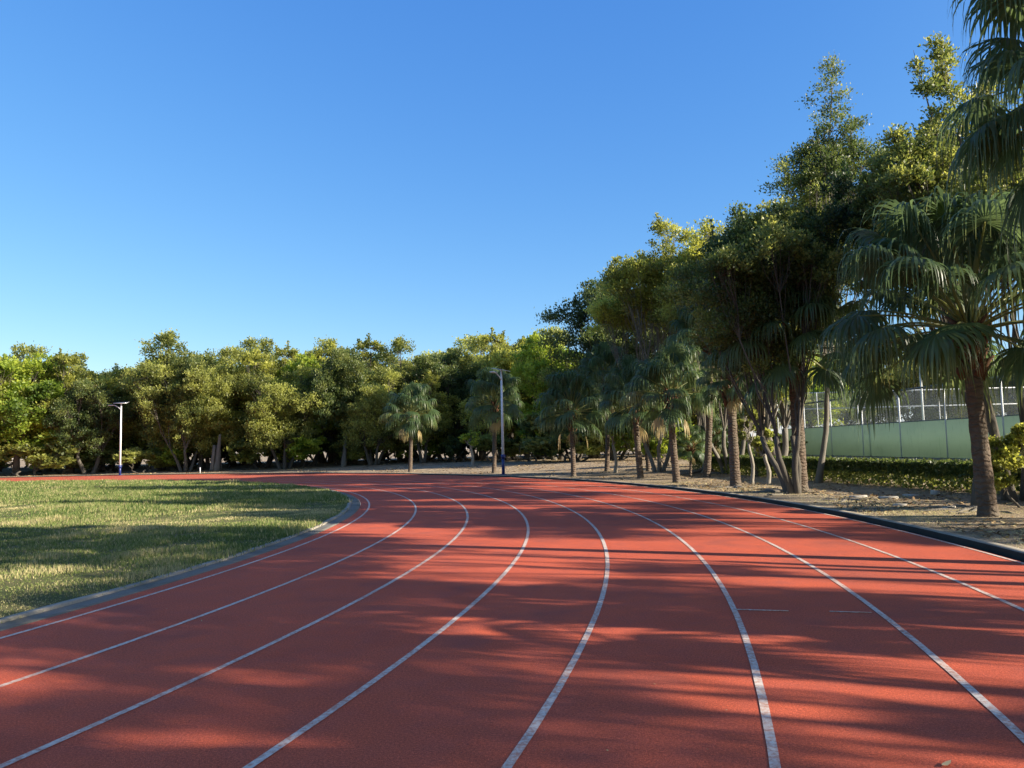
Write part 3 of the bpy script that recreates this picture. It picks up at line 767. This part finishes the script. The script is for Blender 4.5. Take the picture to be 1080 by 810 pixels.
# thick trunk of the belt
def trunks():
    e, H, r_ = fig_trunk(228, 497, 7, 40, 'thick grey fluted fig trunk at the edge of the belt, left of centre', 'bark_grey')
    fig_trunk(196, 496, 5, 50, 'thin dark trunk left of the thick grey fig trunk', 'bark_dark', 3)
    fig_trunk(211, 496, 4, 46, 'thinnest dark trunk next to the thick grey fig trunk', 'bark_dark', 2)
    fig_trunk(362, 492, 5, 40, 'short forked trunk left of the lone sunlit palm', 'bark_grey', 3)
    fig_trunk(628, 489, 9, 60, 'thick dim trunk far behind the first dark palm', 'bark_dark', 5)
trunks()
# crowns for those trunks so each is a whole tree
for o in [o for o in COL.objects if o.name.startswith('fig_tree')]:
    c = link('crown', FAR[0][1] if o.name == 'fig_tree' else FAR[2][1], o); c.scale = (.62, .62, .78); c.location = (0, 0, .6)

# stump with spreading roots, and surface roots
def root_mesh(p, n_, L_, r_, seed, name, label, cat, hump=.3, spread=2 * PI, a0=0):
    rng = np.random.default_rng(seed); b = MB()
    if hump: b.tube([(0, 0, -.1), (0, 0, hump * .6), (.03, 0, hump)], [r_ * 3.2, r_ * 2.6, r_ * 1.9], 10, .15, rng)
    for k in range(n_):
        a = a0 + spread * k / n_ + rng.uniform(-.3, .3); l = L_ * rng.uniform(.5, 1.1); q_ = np.linspace(0, 1, 9)
        wob = np.cumsum(rng.normal(0, .10, 9)) * l * .5
        X = np.cos(a) * q_ * l - np.sin(a) * wob * q_; Yq = np.sin(a) * q_ * l + np.cos(a) * wob * q_
        Z = hump * .75 * np.exp(-q_ * 5) + .022 * np.sin(q_ * 9 + k) - .01
        b.tube(np.column_stack([X, Yq, Z]), r_ * (1.0 - .75 * q_), 6, .12, rng)
    o = b.build(name, M['bark_grey'], None, p, True); return tag(o, label, cat)
root_mesh(gp(745, 499), 9, 1.5, .07, 1, 'root_stump', 'dark spreading root stump on the sunlit dirt between palms', 'stump', .5)
root_mesh(gp(836, 518), 9, 1.9, .06, 2, 'surface_roots', 'gnarled roots around the feet of the dark leaning trunk', 'roots', 0)
root_mesh(gp(1034, 537), 8, 1.6, .055, 3, 'surface_roots', 'roots running left from the dark stump behind the rightmost palm', 'roots', 0, 3.0, 1.8)
root_mesh(gp(775, 514), 7, 1.0, .05, 4, 'surface_roots', 'roots round the base of the pale grey palm trunk', 'roots', 0)
root_mesh(gp(893, 527), 6, 1.3, .045, 5, 'surface_roots', 'low roots crossing the shaded dirt near the broken slabs', 'roots', 0)
e = gp(1035, 534); b = MB(); rng = np.random.default_rng(9)
b.tube([(0, 0, -.1), (.02, 0, .2), (.04, 0, .5), (.03, 0, .62)], [.24, .17, .15, .13], 12, .08, rng)
tag(b.build('tree_stump', M['bark_dark'], None, e, True), 'dark cut stump just left of the rightmost palm trunk', 'stump')
# broken slabs lying on the dirt
sl = [(905, 524, .75, .20, 'long pale broken slab lying left of the others on the dirt'), (938, 525, .5, .22, 'pale broken slab lying in the middle of the others on the dirt'), (962, 523, .42, .22, 'pale slab piece nearest the dark stump'),
      (985, 521, .26, .16, 'upright white lump of rubble near the dark stump'), (950, 533, .34, .14, 'small flat slab piece nearest the kerb'), (1000, 536, .3, .12, 'small pale stone left of the rightmost palm base')]
for i, (px, py, w_, d_, lab) in enumerate(sl):
    rng = np.random.default_rng(70 + i); g = gp(px, py); k_ = 7; a = np.sort((np.arange(7) + rng.uniform(-.35, .35, 7)) * 2 * PI / 7); rr = rng.uniform(.6, 1.15, k_)
    h_ = .08 if i == 3 else .025
    xy = np.column_stack([np.cos(a) * rr * w_ / 2, np.sin(a) * rr * d_]); V = np.concatenate([np.column_stack([xy, np.full(k_, -.03)]), np.column_stack([xy * .96, h_ * rng.uniform(.8, 1.2, k_)]), np.column_stack([xy * .80, (h_ + .012) * rng.uniform(.9, 1.1, k_)])])
    q_ = np.arange(k_); w2 = (q_ + 1) % k_
    Q = np.concatenate([np.stack([q_, w2, w2 + k_, q_ + k_], 1), np.stack([q_ + k_, w2 + k_, w2 + 2 * k_, q_ + 2 * k_], 1)])
    me = mesh_np('broken_slab', V, [Q, np.array([q_ + 2 * k_])], M['rock'])
    o = link('broken_slab', me, None, g); o.rotation_euler = (rng.normal(0, .05), rng.normal(0, .05), rng.uniform(-.3, .3)); tag(o, lab, 'rubble', 'broken slabs on the dirt')
# a yellow leaf on the track, front right
g = gp(998, 808)
o = link('fallen_leaf', mesh_np('fallen_leaf', [(-.035, 0, .012), (-.01, -.012, .009), (.02, -.009, .012), (.04, 0, .02), (.018, .012, .014), (-.012, .011, .012)], [np.array([[0, 1, 4, 5], [1, 2, 3, 4]])], M['litter'], False, [.95] * 6), None, g)
o.rotation_euler = (0, 0, .5); tag(o, 'single pale yellow leaf on the track at the bottom edge, right side', 'leaf')

# ------------------------------------------------------------------ lamp posts
def lamp(px, py, top_py, arm_dx, panel_rz, label, sleeve=1.0):
    g = gp(px, py); Y = g[1]; H = at(px, top_py, Y)[2] - g[2]
    e = link('lamp_post', None, None, g); tag(e, label, 'street lamp', 'solar lamp posts')
    b = MB(); b.tube([(0, 0, sleeve), (0, 0, H - .12)], [.075, .05], 14); b.build('pole', M['white_paint'], e, None, True)
    b = MB(); b.tube([(0, 0, .04), (0, 0, sleeve)], [.085, .08], 14); b.box((0, 0, .02), (.34, .34, .04)); b.tube([(0, 0, sleeve - .14), (0, 0, sleeve + .06)], [.12, .12], 14); bl = b.build('base_sleeve', M['blue_paint'], e)
    d = np.array([math.cos(arm_dx), math.sin(arm_dx), 0])
    b = MB(); b.tube([np.array([0, 0, H - .62]), d * .22 + [0, 0, H - .42], d * .50 + [0, 0, H - .27], d * .62 + [0, 0, H - .25]], [.035, .03, .028, .028], 8); b.build('arm', M['white_paint'], e, None, True)
    b = MB(); c = d * .80 + np.array([0, 0, H - .235]); b.box(c, (.46, .19, .055), rz=arm_dx); hd = b.build('lamp_head', M['alu'], e)
    b = MB(); b.box(c + [0, 0, -.033], (.34, .15, .012), rz=arm_dx); b.build('lens', M['lens'], hd)
    b = MB(); b.box((0, 0, H - .05), (1.0, .62, .03), rz=panel_rz, rx=.22); b.tube([(0, 0, H - .14), (0, 0, H - .066)], [.045, .045], 8); pf = b.build('solar_panel', M['alu'], e)
    b = MB(); b.box((0, 0, H - .028), (.95, .57, .012), rz=panel_rz, rx=.22); b.build('solar_cells', M['panel'], pf)
    return e
lamp(126.5, 500.8, 424, PI * .97, .1, 'white solar lamp post with wide panel on the left, beyond the grass', .7)
lamp(531, 500.6, 389, PI * 1.33, 1.1, 'white solar lamp post with blue foot at the centre of the photo')
g = gp(211, 499.2)
b = MB(); b.tube([(0, 0, 0), (0, 0, .42), (0, 0, .45)], [.035, .035, .02], 10)
tag(b.build('marker_post', M['white_paint'], None, g), 'tiny white marker post on the far kerb left of centre', 'post')

# ------------------------------------------------------------------ hedge
def hedge():
    pts = np.array([(8.9, 37), (9.6, 31), (10.45, 26.6), (11.0, 22), (11.45, 18.6), (12.6, 14.5), (14.5, 10.5)]); 
    seg = np.linalg.norm(np.diff(pts, axis=0), axis=1); L_ = seg.sum(); rng = np.random.default_rng(33)
    n_ = 70000; s = rng.random(n_) * L_; cum = np.concatenate([[0], np.cumsum(seg)])
    i = np.clip(np.searchsorted(cum, s) - 1, 0, len(seg) - 1); f = (s - cum[i]) / seg[i]
    P = pts[i] + (pts[i + 1] - pts[i]) * f[:, None]; dirv = unit(pts[i + 1] - pts[i]); nr = np.column_stack([-dirv[:, 1], dirv[:, 0]])
    # leaves over the box's shell
    face = rng.random(n_); W_, Hh = .42, .68
    top = face < .33
    u = rng.uniform(-1, 1, n_); lat = np.where(top, u * W_, np.sign(u) * W_) + rng.normal(0, .035, n_); h = np.where(top, Hh, rng.random(n_) ** .8 * Hh) + rng.normal(0, .03, n_)
    keep = ~((~top) & (h < .35) & (rng.random(n_) < .45))
    xy = P + nr * lat[:, None]; z = verge_z(track_d(P[:, 0], P[:, 1])) + h
    C = np.column_stack([xy, z])[keep]; m = len(C)
    Dn = unit(rng.normal(0, 1, (m, 3)) + [0, 0, .5]); side = unit(np.cross(Dn, rng.normal(0, 1, (m, 3)))); l = rng.uniform(.035, .075, m)[:, None]
    V = np.stack([C - Dn * l, C + side * l * .5, C + Dn * l, C - side * l * .5], 1).reshape(-1, 3)
    T = np.clip(np.where(h[keep] > .38, .10, .55) + rng.normal(0, .2, m), 0, 1)  # lower leaves paler: light shining through the hedge put into the tint
    e = link('hedge', None, None, (0, 0, 0)); tag(e, 'low clipped green hedge in front of the court wall', 'hedge')
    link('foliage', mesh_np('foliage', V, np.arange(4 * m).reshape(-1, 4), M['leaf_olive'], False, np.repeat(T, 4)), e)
hedge()
# sunlit shrub at the right edge behind the palm
b_ = at(1078, 500, 15.2)
p = make_tree(601, 1.9, .85, .2, M['leaf_gold'], M['bark_dark'], .085, 6500, 3, .04, 9, fork=.3, shoots=14)
put_tree(p, (b_[0], b_[1], gz(b_[0], b_[1])), 'sunlit yellow green shrub at the right edge behind the rightmost palm', 0, (1, 1, 1), None, 'shrub', 'shrub')
for i, (px, Y, s_, lab) in enumerate([(770, 36, .75, 'behind the pale grey palm'), (742, 39, .8, 'behind the root stump'), (705, 42, .9, 'behind the slender bent palm'), (835, 40, .7, 'left end of the court wall')]):
    q_ = at(px, 490, Y)
    put_tree(SHR[i % 3], (q_[0], q_[1], gz(q_[0], q_[1]) - .03), 'rounded dark bush ' + lab, i, (s_, s_, s_ * .9), 'bushes behind the palm row', 'shrub', 'shrub')

# ------------------------------------------------------------------ tennis court: green windscreen wall and fences
def fence_line(A, B, n_posts, wall_h, top_h, label, rails, wall=True, dark=True, z0=.43, name='court_fence', post_r=.045):
    A = np.array(A, float); B = np.array(B, float); L_ = np.linalg.norm(B - A); d = (B - A) / L_; rz = math.atan2(d[1], d[0])
    e = link(name, None, None, (A[0], A[1], z0)); tag(e, label, 'fence')
    for k in range(n_posts):
        p = d * L_ * k / (n_posts - 1)
        b = MB(); b.tube([(p[0], p[1], -.1), (p[0], p[1], top_h)], post_r, 8); b.build('post', M['fence_white'], e, None, True)
    for h_, mt, r_ in rails:
        b = MB(); o_ = np.array([-d[1], d[0]]) * .05
        b.tube([(o_[0], o_[1], h_), (d[0] * L_ + o_[0], d[1] * L_ + o_[1], h_)], r_, 6); b.build('rail', M[mt], e)
    if wall:
        b = MB(); c = d * L_ / 2; b.box((c[0], c[1], wall_h / 2), (L_, .03, wall_h), rz=rz)
        b.build('windscreen', M['court'], e)
    # netting with metric UVs, slightly off the posts
    o_ = np.array([d[1], -d[0]]) * .07
    V = [(o_[0], o_[1], wall_h), (d[0] * L_ + o_[0], d[1] * L_ + o_[1], wall_h), (d[0] * L_ + o_[0], d[1] * L_ + o_[1], top_h), (o_[0], o_[1], top_h)]
    me = mesh_np('netting', V, np.array([[0, 1, 2, 3]]), M['net']); uv = me.uv_layers.new(name='UVMap')
    for i, c in enumerate([(0, wall_h), (L_, wall_h), (L_, top_h), (0, top_h)]): uv.data[i].uv = c
    link('netting', me, e)
    return e
fence_line((21.3, 61), (22.4, 26), 9, 1.95, 3.75, 'near side fence of the court with green windscreen and white posts', [(3.75, 'fence_dark', .05), (1.97, 'fence_dark', .035)])
fence_line((21.5, 62.5), (47, 61), 9, 1.6, 4.9, 'far end fence of the court with white posts and two pale rails', [(4.9, 'fence_white', .05), (3.6, 'fence_white', .05), (1.65, 'fence_white', .03)])
g = at(975, 460, 46)
e = link('court_light', None, None, (g[0], g[1], .43)); tag(e, 'tall thin white light pole rising above the court fence', 'light pole')
b = MB(); b.tube([(0, 0, 0), (0, 0, 7.6)], [.07, .05], 10); b.build('pole', M['fence_white'], e, None, True)
b = MB(); b.box((0, -.15, 7.6), (.6, .3, .12)); b.build('floodlight', M['alu'], e)
b = MB(); V = [(21.6, 27, .45), (50, 27, .45), (47, 61, .45), (21.6, 61, .45)]
me = mesh_np('court_floor', V, np.array([[0, 1, 2, 3]]), M['court']); tag(link('court_floor', me), kind='structure')

# ------------------------------------------------------------------ light
SUN_AZ = math.radians(110); SUN_EL = math.radians(21)     # azimuth clockwise from the view direction (+Y)
W = bpy.data.worlds.new('World'); S.world = W; W.use_nodes = True
nt = W.node_tree; nt.nodes.clear()
out = nt.nodes.new('ShaderNodeOutputWorld'); bg = nt.nodes.new('ShaderNodeBackground'); sky = nt.nodes.new('ShaderNodeTexSky')
sky.sky_type = 'NISHITA'; sky.sun_disc = False; sky.sun_elevation = SUN_EL; sky.sun_rotation = SUN_AZ
sky.altitude = 0; sky.air_density = 1.0; sky.dust_density = 0; sky.ozone_density = 2.0
bg.inputs[1].default_value = .105
hs = nt.nodes.new('ShaderNodeHueSaturation'); hs.inputs['Saturation'].default_value = 1.12; nt.links.new(sky.outputs[0], hs.inputs['Color']); 
sep = nt.nodes.new('ShaderNodeSeparateColor'); comb = nt.nodes.new('ShaderNodeCombineColor'); nt.links.new(hs.outputs[0], sep.inputs[0])
for k, (g_, m_) in enumerate([(1.0, .47), (.76, .80), (.42, 1.80)]):       # camera-like response: blue rolls off towards the horizon
    pw = nt.nodes.new('ShaderNodeMath'); pw.operation = 'POWER'; pw.inputs[1].default_value = g_; nt.links.new(sep.outputs[k], pw.inputs[0])
    ml = nt.nodes.new('ShaderNodeMath'); ml.operation = 'MULTIPLY'; ml.inputs[1].default_value = m_; nt.links.new(pw.outputs[0], ml.inputs[0]); nt.links.new(ml.outputs[0], comb.inputs[k])
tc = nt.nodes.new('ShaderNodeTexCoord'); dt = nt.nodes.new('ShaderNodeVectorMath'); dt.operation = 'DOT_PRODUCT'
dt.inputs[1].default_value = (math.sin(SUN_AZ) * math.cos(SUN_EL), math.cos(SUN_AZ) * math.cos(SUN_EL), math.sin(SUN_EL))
nt.links.new(tc.outputs['Generated'], dt.inputs[0])                         # added warm glow round the off-frame sun, lifts the fill in shaded areas
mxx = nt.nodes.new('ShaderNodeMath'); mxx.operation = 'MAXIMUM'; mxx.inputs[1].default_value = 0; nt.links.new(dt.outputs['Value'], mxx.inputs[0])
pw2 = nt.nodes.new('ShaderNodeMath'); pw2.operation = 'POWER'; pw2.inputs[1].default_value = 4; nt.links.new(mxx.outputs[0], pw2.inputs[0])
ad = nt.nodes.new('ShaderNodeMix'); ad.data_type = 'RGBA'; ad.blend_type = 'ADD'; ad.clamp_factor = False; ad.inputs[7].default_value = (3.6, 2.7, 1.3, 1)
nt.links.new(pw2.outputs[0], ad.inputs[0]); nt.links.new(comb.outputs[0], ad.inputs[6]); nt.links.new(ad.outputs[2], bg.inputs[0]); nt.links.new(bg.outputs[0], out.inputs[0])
sd = bpy.data.lights.new('sun', 'SUN'); sd.energy = 5.0; sd.angle = math.radians(.53); sd.color = (1, .89, .74)
so = bpy.data.objects.new('sun', sd); COL.objects.link(so)
dv = Vector((math.sin(SUN_AZ) * math.cos(SUN_EL), math.cos(SUN_AZ) * math.cos(SUN_EL), math.sin(SUN_EL)))
so.rotation_euler = dv.to_track_quat('Z', 'Y').to_euler()

# ------------------------------------------------------------------ camera
cd = bpy.data.cameras.new('camera'); cam = bpy.data.objects.new('camera', cd); COL.objects.link(cam)
cd.sensor_width = 36; cd.lens = F / 1080 * 36; cd.clip_end = 3000; cd.clip_start = .05
right = Vector((cr, -sr * sp, sr * cp)); up = Vector((-sr, -cr * sp, cr * cp)); fw = Vector((0, cp, sp))
Mx = Matrix(((right[0], up[0], -fw[0], 0), (right[1], up[1], -fw[1], 0), (right[2], up[2], -fw[2], CH), (0, 0, 0, 1)))
cam.matrix_world = Mx
S.camera = cam
S.view_settings.view_transform = 'Standard'; S.view_settings.look = 'None'; S.view_settings.gamma = 1; S.view_settings.exposure = 1.45
S.view_settings.use_curve_mapping = False
S.cycles.max_bounces = 6; S.cycles.transparent_max_bounces = 12
